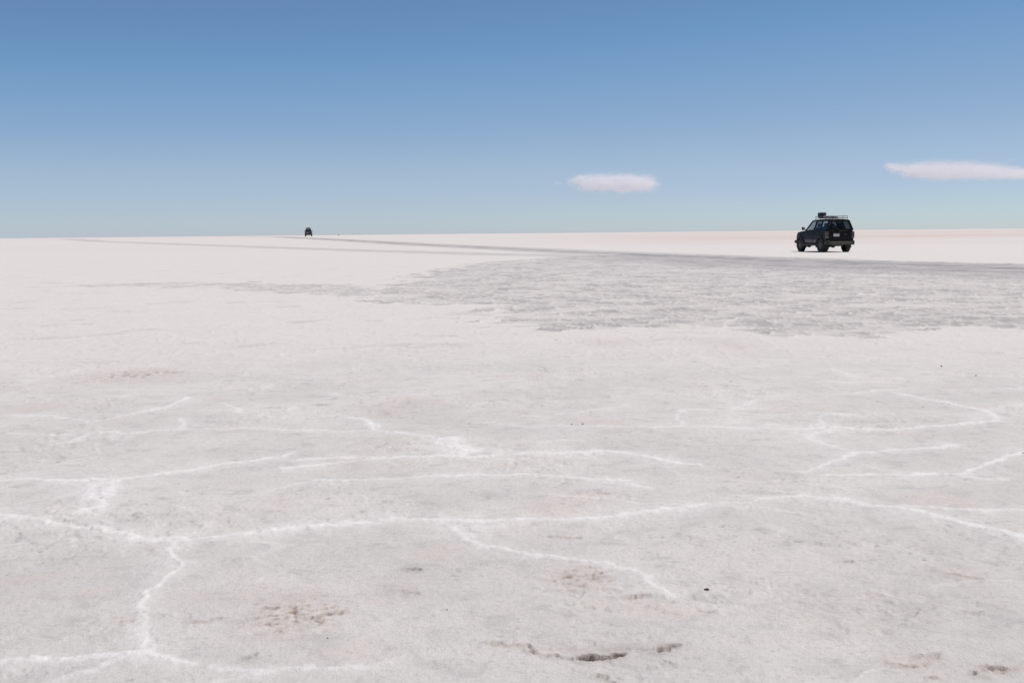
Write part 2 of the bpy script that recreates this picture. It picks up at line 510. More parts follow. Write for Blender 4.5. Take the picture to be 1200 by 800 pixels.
        me.polygons.foreach_set('loop_start', starts.astype(np.int32))
        me.update(calc_edges=True)
        me.polygons.foreach_set('use_smooth', np.ones(nq + nt, bool))
        for k, v in attrs.items():
            a_ = me.attributes.new(k, 'FLOAT', 'POINT')
            vv = np.append(v, 0.0)
            a_.data.foreach_set('value', vv[used].astype(np.float32))
        me.normals_split_custom_set_from_vertices(vn[used])
        me.materials.append(mat)
        o = bpy.data.objects.new(name, me)
        COL.objects.link(o)
        return o

    jj = np.arange(na)
    fan = np.stack([np.full(na, N), (jj + 1) % na, jj], -1)
    g = part('ground', quads[cls == 0], fan)
    tag(g, kind='structure', label='cracked white salt plain reaching the horizon')
    dp = part('damp_salt', quads[cls == 1]); tag(dp, kind='structure', label='grey damp salt with pale rimmed plates beside the wheel tracks')
    tp = part('wheel_track', quads[cls == 2]); tag(tp, kind='structure', label='grey wheel tracks running across the white salt to the horizon')
    rp = part('salt_ridge', quads[cls == 3]); rp.parent = g
    tag(rp, label='raised white salt seams between the crust plates')
    return g


# ------------------------------------------------------------------ materials
def new_mat(name):
    m = bpy.data.materials.new(name)
    m.use_nodes = True
    return m, m.node_tree.nodes, m.node_tree.links, m.node_tree.nodes['Principled BSDF']


def salt_material():
    m, n, l, p = new_mat('salt_crust')
    tc = n.new('ShaderNodeTexCoord')

    def attr(name):
        a = n.new('ShaderNodeAttribute'); a.attribute_name = name
        return a.outputs['Fac']

    def noise(scale, detail=4, rough=.55, stretch=None, dist=0.0):
        t = n.new('ShaderNodeTexNoise'); t.inputs['Scale'].default_value = scale
        t.inputs['Detail'].default_value = detail; t.inputs['Roughness'].default_value = rough
        t.inputs['Distortion'].default_value = dist
        l.new(tc.outputs['Object'], t.inputs['Vector'])
        return t.outputs['Fac']

    def ramp(v, a, b, lo=0.0, hi=1.0):
        r = n.new('ShaderNodeMapRange'); r.interpolation_type = 'SMOOTHSTEP'
        r.inputs['From Min'].default_value = a; r.inputs['From Max'].default_value = b
        r.inputs['To Min'].default_value = lo; r.inputs['To Max'].default_value = hi
        l.new(v, r.inputs['Value'])
        return r.outputs['Result']

    def math_(op, a, b):
        k = n.new('ShaderNodeMath'); k.operation = op; k.use_clamp = True
        for q, v in enumerate((a, b)):
            if isinstance(v, (int, float)): k.inputs[q].default_value = v
            else: l.new(v, k.inputs[q])
        return k.outputs[0]

    def mix(f, a, b):
        k = n.new('ShaderNodeMix'); k.data_type = 'RGBA'
        for sock, v in ((k.inputs[0], f), (k.inputs[6], a), (k.inputs[7], b)):
            if isinstance(v, (int, float)): sock.default_value = v
            elif isinstance(v, tuple): sock.default_value = (*v, 1)
            else: l.new(v, sock)
        return k.outputs[2]

    c = mix(ramp(noise(.9, 5), .36, .64), SALT_A, SALT_B)                      # broad pale / greyer areas
    c = mix(math_('MULTIPLY', ramp(noise(6, 7, .68, dist=.4), .47, .70), .50), c, SALT_GREY)  # hand-sized grey mottles
    c = mix(math_('MULTIPLY', ramp(noise(1.6, 4, .6, dist=.6), .52, .70), .55), c, SALT_PINK)
    c = mix(math_('MULTIPLY', ramp(noise(40, 6, .72), .50, .72), .65), c, SALT_GREY)
    c = mix(math_('MULTIPLY', ramp(noise(170, 3, .6), .54, .70), .40), c, SALT_GREY)
    c = mix(math_('MULTIPLY', ramp(noise(70, 4, .65), .54, .72), .45), c, SALT_WHITE)
    c = mix(math_('MULTIPLY', ramp(noise(26, 6, .7), .63, .78), .45), c, SALT_TAN)
    c = mix(math_('MULTIPLY', ramp(noise(30, 9, .82), .64, .70), .45), c, (.40, .355, .325))
    c = mix(math_('MULTIPLY', ramp(noise(11, 8, .74, dist=.8), .60, .68), .32), c, (.55, .50, .46))
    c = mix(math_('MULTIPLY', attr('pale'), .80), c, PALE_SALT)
    c = mix(math_('MULTIPLY', attr('pink'), .85), c, FAR_PINK)
    dmp = attr('damp')
    c = mix(math_('MULTIPLY', dmp, ramp(noise(3, 5, .6), .25, .7, .75, 1.0)), c, DAMP_GREY)
    rimw = math_('MULTIPLY', attr('rim'), ramp(noise(9, 4), .3, .6, .25, .8))
    c = mix(rimw, c, RIM_PALE)
    c = mix(math_('MULTIPLY', attr('track'), .9), c, TRACK_GREY)
    rd = math_('MULTIPLY', attr('ridge'), ramp(noise(24, 7, .78), .34, .56, .50, 1.0))
    c = mix(rd, c, RIDGE_WHITE)
    c = mix(math_('MULTIPLY', attr('rust'), ramp(noise(45, 6, .7), .30, .62, .35, 1.0)), c, RUST)
    dt = math_('MULTIPLY', attr('dirt'), ramp(noise(70, 4, .7), .25, .6, .6, 1.0))
    c = mix(dt, c, DIRT)
    l.new(c, p.inputs['Base Color'])
    p.inputs['Roughness'].default_value = .78
    p.inputs['Specular IOR Level'].default_value = .25
    # fine relief
    b1 = n.new('ShaderNodeBump'); b1.inputs['Strength'].default_value = .75; b1.inputs['Distance'].default_value = .007
    l.new(noise(55, 6, .68), b1.inputs['Height'])
    b2 = n.new('ShaderNodeBump'); b2.inputs['Strength'].default_value = .95; b2.inputs['Distance'].default_value = .0032
    l.new(noise(240, 4, .6), b2.inputs['Height'])
    l.new(b1.outputs['Normal'], b2.inputs['Normal'])
    l.new(b2.outputs['Normal'], p.inputs['Normal'])
    return m


SALT_A = (.78, .74, .685)
SALT_B = (.695, .66, .615)
SALT_GREY = (.47, .45, .435)
SALT_PINK = (.72, .635, .565)
SALT_TAN = (.50, .43, .38)
SALT_WHITE = (.82, .80, .79)
FAR_PINK = (.69, .58, .505)
PALE_SALT = (.785, .732, .682)
DAMP_GREY = (.405, .383, .373)
RIM_PALE = (.74, .695, .66)
TRACK_GREY = (.29, .275, .275)
RIDGE_WHITE = (.905, .88, .85)
RUST = (.52, .41, .34)
DIRT = (.18, .115, .08)


def simple(name, col, rough=.5, metal=0.0, coat=0.0, vary=.0, scale=8.0, spec=.5, dust=None):
    m, n, l, p = new_mat(name)
    p.inputs['Roughness'].default_value = rough
    p.inputs['Metallic'].default_value = metal
    p.inputs['Coat Weight'].default_value = coat
    p.inputs['Specular IOR Level'].default_value = spec
    tc = n.new('ShaderNodeTexCoord')
    t = n.new('ShaderNodeTexNoise'); t.inputs['Scale'].default_value = scale; t.inputs['Detail'].default_value = 5
    l.new(tc.outputs['Object'], t.inputs['Vector'])
    r = n.new('ShaderNodeMapRange'); r.inputs['From Min'].default_value = .35; r.inputs['From Max'].default_value = .70
    l.new(t.outputs['Fac'], r.inputs['Value'])
    mx = n.new('ShaderNodeMix'); mx.data_type = 'RGBA'
    mx.inputs[6].default_value = (*col, 1)
    other = dust if dust else tuple(min(1, v * (1 + vary) + vary * .01) for v in col)
    mx.inputs[7].default_value = (*other, 1)
    l.new(r.outputs['Result'], mx.inputs[0])
    l.new(mx.outputs[2], p.inputs['Base Color'])
    rr = n.new('ShaderNodeMapRange'); rr.inputs['To Min'].default_value = rough; rr.inputs['To Max'].default_value = min(1, rough + .2)
    l.new(t.outputs['Fac'], rr.inputs['Value'])
    l.new(rr.outputs['Result'], p.inputs['Roughness'])
    return m


def glass_material(name, tint):
    m, n, l, p = new_mat(name)
    n.remove(p)
    out = n['Material Output']
    tr = n.new('ShaderNodeBsdfTransparent'); tr.inputs['Color'].default_value = tint
    gl = n.new('ShaderNodeBsdfGlossy'); gl.inputs['Roughness'].default_value = .03; gl.inputs['Color'].default_value = (.9, .9, .9, 1)
    fr = n.new('ShaderNodeFresnel'); fr.inputs['IOR'].default_value = 1.45
    mx = n.new('ShaderNodeMixShader')
    ge = n.new('ShaderNodeNewGeometry'); iv = n.new('ShaderNodeMath'); iv.operation = 'SUBTRACT'; iv.inputs[0].default_value = 1.0
    l.new(ge.outputs['Backfacing'], iv.inputs[1])
    fm = n.new('ShaderNodeMath'); fm.operation = 'MULTIPLY'; l.new(fr.outputs[0], fm.inputs[0]); l.new(iv.outputs[0], fm.inputs[1])
    l.new(fm.outputs[0], mx.inputs[0]); l.new(tr.outputs[0], mx.inputs[1]); l.new(gl.outputs[0], mx.inputs[2])
    l.new(mx.outputs[0], out.inputs['Surface'])
    return m


M = {}
M['salt'] = salt_material()
M['glass'] = glass_material('clear_glass', (.68, .70, .71, 1))
M['glass_dark'] = glass_material('tinted_glass', (.40, .41, .42, 1))
M['rubber'] = simple('tyre_rubber', (.022, .021, .020), .8, dust=(.09, .08, .07), scale=5)
M['rim'] = simple('wheel_alloy', (.20, .195, .19), .45, .6, dust=(.16, .14, .12))
M['trim'] = simple('black_plastic', (.014, .014, .015), .55, dust=(.035, .033, .03))
M['cladding'] = simple('grey_cladding', (.075, .075, .08), .4, dust=(.11, .107, .105), scale=3)
M['underbody'] = simple('dusty_steel', (.035, .03, .027), .75, dust=(.10, .082, .066), scale=6)
M['dustbumper'] = simple('dusty_bumper', (.065, .055, .047), .6, dust=(.11, .093, .078), scale=4)
M['seat'] = simple('seat_fabric', (.03, .03, .034), .9, vary=.4)
M['redlens'] = simple('tail_light_lens', (.05, .012, .010), .3, coat=.2, dust=(.055, .038, .034), scale=9)
M['amber'] = simple('amber_lens', (.10, .035, .012), .3, coat=.2)
M['clear'] = simple('headlight_lens', (.16, .155, .15), .2, coat=.3, vary=.1)
M['plate'] = simple('plate_metal', (.62, .62, .63), .5, dust=(.45, .43, .40), scale=12)
M['rack'] = simple('rack_metal', (.16, .16, .165), .4, .7, vary=.3)
M['chrome'] = simple('dull_chrome', (.45, .45, .46), .3, .9, vary=.1)
M['bag_dark'] = simple('dark_canvas', (.022, .030, .036), .85, vary=.6, scale=14)
M['bag_pale'] = simple('pale_sackcloth', (.46, .44, .42), .9, vary=.2, scale=14)
M['strap'] = simple('strap_webbing', (.05, .05, .05), .8, vary=.3)
M['stone_dark'] = simple('dark_stone', (.030, .027, .026), .75, vary=.8, scale=300)
M['stone_brown'] = simple('brown_stone', (.17, .13, .105), .85, vary=.5, scale=300)

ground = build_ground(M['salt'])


# ------------------------------------------------------------------ mesh helpers
class MB:
    """collects shapes and links them as one mesh object"""
    def __init__(self):
        self.bm = bmesh.new()

    def grid(self, rows, closed_u=False, closed_v=False, smooth=True):
        vv = [[self.bm.verts.new(p) for p in r] for r in rows]
        nu, nv = len(vv), len(vv[0])
        for i in range(nu if closed_u else nu - 1):
            for j in range(nv if closed_v else nv - 1):
                q = [vv[i][j], vv[(i + 1) % nu][j], vv[(i + 1) % nu][(j + 1) % nv], vv[i][(j + 1) % nv]]
                q2 = []
                for v in q:
                    if v not in q2: q2.append(v)
                try:
                    f = self.bm.faces.new(q2); f.smooth = smooth
                except ValueError:
                    pass
        return self

    def prism(self, a, b):
        """two matching outlines joined into a solid"""
        va = [self.bm.verts.new(p) for p in a]; vb = [self.bm.verts.new(p) for p in b]
        n = len(va)
        self.bm.faces.new(va); self.bm.faces.new(list(reversed(vb)))
        for i in range(n):
            self.bm.faces.new([va[i], vb[i], vb[(i + 1) % n], va[(i + 1) % n]])
        return self

    def box(self, x0, x1, y0, y1, z0, z1, bev=0.0, seg=2):
        t = bmesh.new()
        bmesh.ops.create_cube(t, size=1.0)
        for v in t.verts:
            v.co = Vector((x0 + (v.co.x + .5) * (x1 - x0), y0 + (v.co.y + .5) * (y1 - y0), z0 + (v.co.z + .5) * (z1 - z0)))
        if bev > 0:
            bmesh.ops.bevel(t, geom=list(t.edges), offset=bev, segments=seg, profile=.5, affect='EDGES')
        self.take(t)
        return self

    def take(self, t):
        me = bpy.data.meshes.new('tmp'); t.to_mesh(me); t.free()
        self.bm.from_mesh(me); bpy.data.meshes.remove(me)

    def tube(self, pts, r, n=8):
        pts = [Vector(p) for p in pts]
        rows = []
        for i, p in enumerate(pts):
            d = (pts[min(i + 1, len(pts) - 1)] - pts[max(i - 1, 0)]).normalized()
            u = d.cross(Vector((0, 0, 1)))
            if u.length < .05: u = d.cross(Vector((1, 0, 0)))
            u.normalize(); v = d.cross(u)
            rr = r[i] if isinstance(r, (list, tuple)) else r
            rows.append([p + u * math.cos(2 * math.pi * k / n) * rr + v * math.sin(2 * math.pi * k / n) * rr for k in range(n)])
        self.grid(rows, closed_v=True)
        for row, fl in ((rows[0], False), (rows[-1], True)):
            vs_ = [self.bm.verts.new(p) for p in row]
            self.bm.faces.new(vs_ if fl else list(reversed(vs_)))
        return self

    def lathe_y(self, prof, n=36, c=(0, 0, 0)):
        """profile of (radius, y) turned about the y axis"""
        rows = []
        for k in range(n):
            a = 2 * math.pi * k / n
            rows.append([(c[0] + r * math.cos(a), c[1] + y, c[2] + r * math.sin(a)) for r, y in prof])
        self.grid(rows, closed_u=True)
        return self

    def build(self, name, mat, parent=None, smooth_angle=None):
        bmesh.ops.remove_doubles(self.bm, verts=self.bm.verts, dist=1e-5)
        bmesh.ops.recalc_face_normals(self.bm, faces=self.bm.faces)
        me = bpy.data.meshes.new(name)
        self.bm.to_mesh(me); self.bm.free()
        me.materials.append(mat)
        o = bpy.data.objects.new(name, me)
        COL.objects.link(o)
        if parent is not None: o.parent = parent
        return o


# ------------------------------------------------------------------ off-road station wagon (x forward, y to its left, z up)
AX_F, AX_R, WR, TRK = 1.47, -1.25, .385, .745
BELT = 1.19
X_REAR, X_FRONT = -2.22, 2.16


def body_half(x, z):
    t = (z - .44) / (BELT - .44)
    w = .800 + .052 * math.sin(max(0.0, min(1.0, t * .9 + .12)) * math.pi) - .03 * max(0, t - .6)
    if x > 1.5: w -= .10 * ((x - 1.5) / .66) ** 2
    if x < -1.85: w -= .035 * ((-1.85 - x) / .37) ** 2
    return w


def body_top(x):
    if x <= .80: return BELT
    if x < 1.95: return BELT - .012 - .085 * ((x - .80) / 1.15) ** 1.6
    return BELT - .097 - .14 * ((x - 1.95) / .21) ** 1.7


def body_low(x):
    z = .47
    for ax in (AX_F, AX_R):
        d = abs(x - ax)
        if d < .47: z = max(z, WR + math.sqrt(.47 ** 2 - d * d))
    if x < -1.75: z = max(z, .58)
    if x > 1.95: z = max(z, .60)
    return z


def skin(x0, x1, side, lo=None, hi=None, off=0.0, nx=None, nz=9):
    nx = nx or max(3, int(abs(x1 - x0) / .05))
    rows = []
    for i in range(nx + 1):
        x = x0 + (x1 - x0) * i / nx
        a = max(body_low(x), lo if lo is not None else 0); b = min(body_top(x), hi if hi is not None else 9)
        rows.append([(x, side * (body_half(x, a + (b - a) * k / nz) + off), a + (b - a) * k / nz) for k in range(nz + 1)])
    return rows


def cab_half(z):
    return .803 - (z - BELT) * .35 - .06 * max(0.0, z - 1.60)


def rear_x(z):
    return X_REAR + max(0, z - BELT) * .30


def side_prism(mb, poly, side, out=0.0, thick=.05):
    a = [(x, side * (cab_half(z) + out), z) for x, z in poly]
    b = [(x, side * (cab_half(z) + out - thick), z) for x, z in poly]
    mb.prism(a, b)


def rear_prism(mb, poly, out=0.0, thick=.05):
    """poly of (y, z) on the sloping rear face"""
    a = [(rear_x(z) - out, y, z) for y, z in poly]
    b = [(rear_x(z) - out + thick, y, z) for y, z in poly]
    mb.prism(a, b)


DOORS = [('front', -.30, .74), ('rear', -1.10, -.31)]
SIDE_WINDOWS = {'front': [(.66, 1.215), (.22, 1.70), (-.24, 1.705), (-.25, 1.215)],
                'rear': [(-.36, 1.215), (-.35, 1.705), (-1.00, 1.71), (-1.07, 1.215)]}
QUARTER = [(-1.17, 1.215), (-1.12, 1.71), (-1.87, 1.70), (-2.00, 1.215)]


def make_wagon(paint):
    root = empty('off_road_car', (0, 0, 0))
    # --- body shell: wings, quarters, bonnet, floor
    b = MB()
    for s in (1, -1):
        b.grid(skin(.745, X_FRONT, s)); b.grid(skin(X_REAR, -1.105, s))
        b.grid(skin(-1.105, .745, s, hi=.56, off=-.012))
        for ax in (AX_F, AX_R):        # wheel arch linings
            rows = []
            for k in range(15):
                a = math.pi * k / 14
                rows.append([(ax + .47 * math.cos(a), s * y, WR + .47 * math.sin(a)) for y in (.50, .85)])
            b.grid(rows)
    nose = [[(X_FRONT + .035 * (1 - (j / 5.0 - 1) ** 2), body_half(X_FRONT, z) * (j / 5.0 - 1), z) for z in (.60, .72, .84, body_top(X_FRONT))] for j in range(11)]
    b.grid(nose)
    b.box(-2.18, 2.10, -.55, .55, .46, .60, .02)
    b.box(-2.1, 2.05, -.54, .54, .60, .80, .02)
    shell = b.build('body', M[paint], root)
    h = MB()
    rows = []
    for i in range(15):
        x = .80 + (X_FRONT - .80) * i / 14
        z = body_top(x); w = body_half(x, z)
        rows.append([(x, w * (j / 6.0 - 1), z + .035 * (1 - (j / 6.0 - 1) ** 4) - (.0 if abs(j - 6) < 6 else .0)) for j in range(13)])
    h.grid(rows)
    h.build('bonnet', M[paint], root)
    # --- roof and pillars
    rf = MB()
    top = []; bot = []
    for i in range(17):
        x = .20 + (-2.05 - .20) * i / 16
        e = 0.0 if 0 < i < 16 else -.018
        sag = .030 * math.sin(math.pi * min(1, max(0, (i + 1.5) / 19)))
        top.append([(x, .630 * (j / 8.0 - 1), 1.765 + sag + e + .045 * (1 - abs(j / 8.0 - 1) ** 3.2)) for j in range(17)])
        bot.append([(x, .622 * (j / 8.0 - 1), 1.735 + sag * .5) for j in range(17)])
    rf.grid(top); rf.grid(bot)
    rf.grid([top[0], bot[0]]); rf.grid([top[-1], bot[-1]])
    rf.grid([[r[0] for r in top], [r[0] for r in bot]]); rf.grid([[r[-1] for r in top], [r[-1] for r in bot]])
    rf.build('roof', M[paint], root)
    for s in (1, -1):
        for poly in ([(.86, 1.18), (.74, 1.18), (.22, 1.71), (.22, 1.765), (.30, 1.765)],          # windscreen pillar
                     [(-.25, 1.19), (-.24, 1.74), (-.35, 1.74), (-.36, 1.19)],
                     [(-1.07, 1.19), (-1.00, 1.74), (-1.12, 1.74), (-1.17, 1.19)],
                     [(-2.00, 1.19), (-1.87, 1.70), (-1.89, 1.76), (rear_x(1.76) + .01, 1.76), (rear_x(1.19) + .012, 1.19)],
                     [(.22, 1.70), (.22, 1.765), (-1.89, 1.765), (-1.87, 1.70)]):
            p = MB(); side_prism(p, poly, s); p.build('pillar' if len(poly) != 4 or poly[0][1] < 1.5 else 'roof_rail', M[paint], root)
    # --- doors with panes, handles and grey lower cladding
    for s in (1, -1):
        for nm, x0, x1 in DOORS:
            d = MB()
            d.grid(skin(x0, x1, s, lo=.555)); d.grid(skin(x0, x1, s, lo=.555, off=-.05))
            d.grid([skin(x0, x1, s, lo=.555, nz=9)[0], skin(x0, x1, s, lo=.555, off=-.05)[0]])
            d.grid([skin(x0, x1, s, lo=.555, nz=9)[-1], skin(x0, x1, s, lo=.555, off=-.05)[-1]])
            door = d.build('door', M[paint], root)
            g = MB(); side_prism(g, SIDE_WINDOWS[nm], s, -.012, .006); g.build('window', M['glass' if nm == 'front' else 'glass_dark'], door)
            c = MB()
            hx0 = x0 + .02 if nm == 'front' else max(x0 + .02, AX_R + .49)
            r1 = skin(hx0, x1 - .02, s, lo=.565, hi=.74, off=.004, nz=4); r2 = skin(hx0, x1 - .02, s, lo=.575, hi=.73, off=.022, nz=4)
            c.grid(r2); c.grid([[r[0] for r in r1], [r[0] for r in r2]]); c.grid([[r[-1] for r in r1], [r[-1] for r in r2]])
            c.grid([r1[0], r2[0]]); c.grid([r1[-1], r2[-1]])
            c.build('lower_cladding', M['cladding'], door)
            hd = MB()
            yy = s * (body_half(x0 + .12, 1.06))
            hd.box(x0 + .06, x0 + .22, min(yy - .01, yy + .03), max(yy + .01, yy - .03) if s < 0 else yy + .03, 1.045, 1.075, .008)
            hd.build('handle', M['trim'], door)
        q = MB(); side_prism(q, QUARTER, s, -.012, .006); q.build('quarter_window', M['glass'], root)
        # wide wheel arch mouldings
        for ax in (AX_F, AX_R):
            f = MB(); rows = []
            for k in range(19):
                a = -.22 + (math.pi + .44) * k / 18
                cx, cz = math.cos(a), math.sin(a)
                y0 = body_half(ax + .5 * cx, max(.5, WR + .5 * cz))
                rows.append([(ax + rr * cx, s * (y0 + oo), WR + rr * cz) for rr, oo in ((.455, -.02), (.455, .055), (.50, .058), (.545, .035), (.555, -.01))])
            f.grid(rows)
            f.build('wheel_arch', M['trim' if paint == 'paint_black' else paint], root)
        # door mirror
        mr = MB()
        mr.box(.60, .74, min(s * .93, s * 1.09), max(s * .93, s * 1.09), 1.215, 1.385, .035, 3)
        mr.tube([(.70, s * .80, 1.22), (.67, s * .95, 1.26)], .022)
        mirror = mr.build('mirror', M['trim'], root)
        mg = MB(); mg.box(.594, .601, min(s * .955, s * 1.065), max(s * .955, s * 1.065), 1.24, 1.36); mg.build('mirror_glass', M['chrome'], mirror)
        # side step
        st = MB(); st.box(-.72, .95, min(s * .80, s * .93), max(s * .80, s * .93), .405, .445, .012)
        for x in (-.55, .1, .8): st.box(x - .02, x + .02, min(s * .5, s * .84), max(s * .5, s * .84), .415, .47)
        st.build('side_step', M['rack'], root)
        # mud flaps
        for ax in (AX_R, AX_F):
            mf = MB(); mf.box(ax - .475, ax - .462, min(s * .62, s * .88), max(s * .62, s * .88), .25, .58, .004, 1); mf.build('mud_flap', M['trim'], root)
        # tail lamp: red over amber over clear, wrapped round the corner
        tl = MB(); tl.box(X_REAR - .022, X_REAR + .14, min(s * .70, s * .868), max(s * .70, s * .868), .80, 1.13, .014, 2)
        lamp = tl.build('tail_light', M['redlens'], root)
        am = MB(); am.box(X_REAR - .027, X_REAR - .018, min(s * .715, s * .85), max(s * .715, s * .85), 1.03, 1.11, .003, 1); am.build('turn_signal', M['amber'], lamp)
        rv = MB(); rv.box(X_REAR - .027, X_REAR - .018, min(s * .715, s * .85), max(s * .715, s * .85), .815, .87, .003, 1); rv.build('reversing_lamp', M['clear'], lamp)
        hl = MB(); hl.box(X_FRONT - .02, X_FRONT + .04, min(s * .48, s * .74), max(s * .48, s * .74), .80, .95, .02); hl.build('headlight', M['clear'], root)
    # --- tailgate
    t = MB()
    W = lambda z: body_half(X_REAR, z) - .012
    rows = []
    for k in range(9):
        z = .60 + (BELT - .005 - .60) * k / 8
        bulge = .022 * math.sin(math.pi * k / 8)
        rows.append([(X_REAR - .004 - bulge * (1 - (j / 6.0 - 1) ** 4), W(min(z, BELT)) * (j / 6.0 - 1), z) for j in range(13)])
    t.grid(rows)
    rows2 = [[(x + .05, y, z) for x, y, z in r] for r in rows]
    t.grid(rows2); t.grid([rows[0], rows2[0]]); t.grid([rows[-1], rows2[-1]])
    for poly in ([(-.825, 1.20), (-.72, 1.205), (-.545, 1.68), (-.625, 1.75)], [(.825, 1.20), (.72, 1.205), (.545, 1.68), (.625, 1.75)],
                 [(-.545, 1.68), (.545, 1.68), (.625, 1.75), (-.625, 1.75)], [(-.72, 1.180), (.72, 1.180), (.700, 1.26), (-.700, 1.26)]):
        rear_prism(t, poly, .010, .075)
    gate = t.build('tailgate', M[paint], root)
    rw = MB(); rear_prism(rw, [(-.71, 1.245), (.71, 1.245), (.55, 1.69), (-.55, 1.69)], -.004, .006); rw.build('rear_window', M['glass_dark'], gate)
    wp = MB(); wp.tube([(X_REAR - .02, .05, 1.225), (rear_x(1.33) - .022, .30, 1.33), (rear_x(1.42) - .02, .52, 1.42)], .012, 6); wp.build('rear_wiper', M['trim'], gate)
    pl = MB(); pl.box(X_REAR - .050, X_REAR - .030, .06, .42, .885, 1.015, .006, 1); pl.build('license_plate', M['plate'], gate)
    ph = MB(); ph.box(X_REAR - .045, X_REAR - .02, .02, .46, 1.03, 1.06, .006, 1); ph.build('plate_lamp', M['trim'], gate)
    hd = MB(); hd.box(X_REAR - .05, X_REAR - .02, -.42, -.20, .96, 1.0, .01); hd.build('handle', M['trim'], gate)
    # --- windscreen
    ws = MB()
    a = [(.845, -.80, 1.185), (.845, .80, 1.185), (.275, .705, 1.755), (.275, -.705, 1.755)]
    rows = []
    for k in range(7):
        tt = k / 6
        rows.append([((.845 + .05 * (1 - (j / 4.0 - 1) ** 2)) * (1 - tt) + (.275 + .04 * (1 - (j / 4.0 - 1) ** 2)) * tt, (.82 * (1 - tt) + .645 * tt) * (j / 4.0 - 1), 1.185 + .565 * tt) for j in range(9)])
    ws.grid(rows); ws.build('windscreen', M['glass'], root)
    # --- bumpers
    rb = MB(); rb.box(X_REAR - .17, X_REAR + .02, -.70, .70, .44, .625, .035, 3); rbo = rb.build('rear_bumper', M['dustbumper'], root)
    for s in (1, -1):
        c = MB(); c.box(X_REAR - .16, X_REAR + .42, min(s * .68, s * .84), max(s * .68, s * .84), .43, .68, .05, 3); c.build('corner_cap', M['trim'], rbo)
    tb = MB(); tb.tube([(X_REAR - .10, 0, .49), (X_REAR - .24, 0, .49)], .03); tb.box(X_REAR - .1, X_REAR + .2, -.45, .45, .45, .52, .01); tb.build('tow_bar', M['underbody'], rbo)
    fb = MB(); fb.box(X_FRONT - .06, X_FRONT + .14, -.80, .80, .50, .70, .05, 3); fbo = fb.build('front_bumper', M['trim'], root)
    for s in (1, -1):
        c = MB(); c.box(X_FRONT - .28, X_FRONT + .06, min(s * .72, s * .87), max(s * .72, s * .87), .51, .69, .05, 3); c.build('corner_cap', M['trim'], fbo)
    gr = MB()
    for k in range(5): gr.box(X_FRONT + .028, X_FRONT + .05, -.42, .42, .79 + k * .035, .808 + k * .035)
    gr.build('grille', M['chrome'], root)
    # --- what hangs below: spare wheel, tank, axles, exhaust
    sp = MB()
    rows = []
    for k in range(28):
        an = 2 * math.pi * k / 28
        rows.append([(-1.80 + r * math.cos(an), .04 + r * math.sin(an), z) for r, z in ((.20, .40), (.34, .37), (.36, .44), (.34, .52), (.20, .50))])
    sp.grid(rows, closed_u=True); sp.build('spare_wheel', M['underbody'], root)
    ub = MB()
    ub.box(-.9, .35, -.62, -.1, .34, .50, .03); ub.box(-.3, 1.0, .15, .5, .36, .50, .03)
    ub.build('fuel_tank', M['underbody'], root)
    for ax in (AX_R, AX_F):
        k = MB(); k.tube([(ax, -.66, WR), (ax, .66, WR)], .045, 10)
        k.lathe_y([(.02, -.14), (.10, -.11), (.14, 0), (.10, .11), (.02, .14)], 16, (ax, .05 if ax < 0 else .25, WR)); k.build('axle', M['underbody'], root)
    ex = MB(); ex.tube([(-.6, -.40, .42), (-1.6, -.56, .40), (-2.25, -.60, .41), (-2.40, -.60, .40)], .032, 10); ex.build('exhaust_pipe', M['underbody'], root)
    # --- wheels
    for ax in (AX_F, AX_R):
        for s in (1, -1):
            wt = MB()
            wt.lathe_y([(.20, -.10), (.225, -.125), (.30, -.138), (.36, -.128), (.383, -.10), (.385, 0), (.383, .10), (.36, .128), (.30, .138), (.225, .125), (.20, .10)], 40)
            for q in range(40):        # tread blocks
                an = 2 * math.pi * q / 40
                for yy in (-.075, .0, .075):
                    t_ = bmesh.new(); bmesh.ops.create_cube(t_, size=1)
                    ro = Matrix.Rotation(-an - (.08 if yy == 0 else 0), 4, 'Y')
                    bmesh.ops.transform(t_, matrix=ro @ Matrix.Translation((.386, yy, 0)) @ Matrix.Diagonal((.016, .058, .034, 1)), verts=t_.verts)
                    wt.take(t_)
            wheel = wt.build('wheel', M['rubber'], root)
            wheel.location = (ax, s * TRK, WR)
            rm_ = MB()
            rm_.lathe_y([(.205, s * .11), (.20, s * .06), (.15, s * .045), (.13, s * .05)], 30)
            rm_.lathe_y([(.075, s * .02), (.085, s * .09), (.06, s * .115), (.0, s * .12)], 20)
            for q in range(6):
                an = 2 * math.pi * q / 6
                t_ = bmesh.new(); bmesh.ops.create_cube(t_, size=1)
                bmesh.ops.transform(t_, matrix=Matrix.Rotation(-an, 4, 'Y') @ Matrix.Translation((.125, s * .075, 0)) @ Matrix.Diagonal((.14, .03, .07, 1)), verts=t_.verts)
                rm_.take(t_)
            rm_.lathe_y([(.20, s * .02), (.0, s * .02)], 24)
            rm_.build('rim', M['rim'], wheel)
    # --- inside
    for y in (.38, -.38):
        s_ = MB(); s_.box(-.15, .40, y - .24, y + .24, .72, .90, .05); s_.box(-.30, -.14, y - .24, y + .24, .82, 1.36, .05); s_.box(-.27, -.17, y - .13, y + .13, 1.38, 1.56, .04)
        s_.build('seat', M['seat'], root)
    s_ = MB(); s_.box(-1.05, -.55, -.66, .66, .72, .88, .05); s_.box(-1.20, -1.05, -.64, .64, .82, 1.42, .05)
    for y in (.38, -.38): s_.box(-1.17, -1.08, y - .17, y + .17, 1.40, 1.60, .04)
    s_.build('rear_bench', M['seat'], root)
    ds = MB(); ds.box(.50, .84, -.78, .78, .95, 1.195, .04); ds.build('dashboard', M['trim'], root)
    sw = MB()
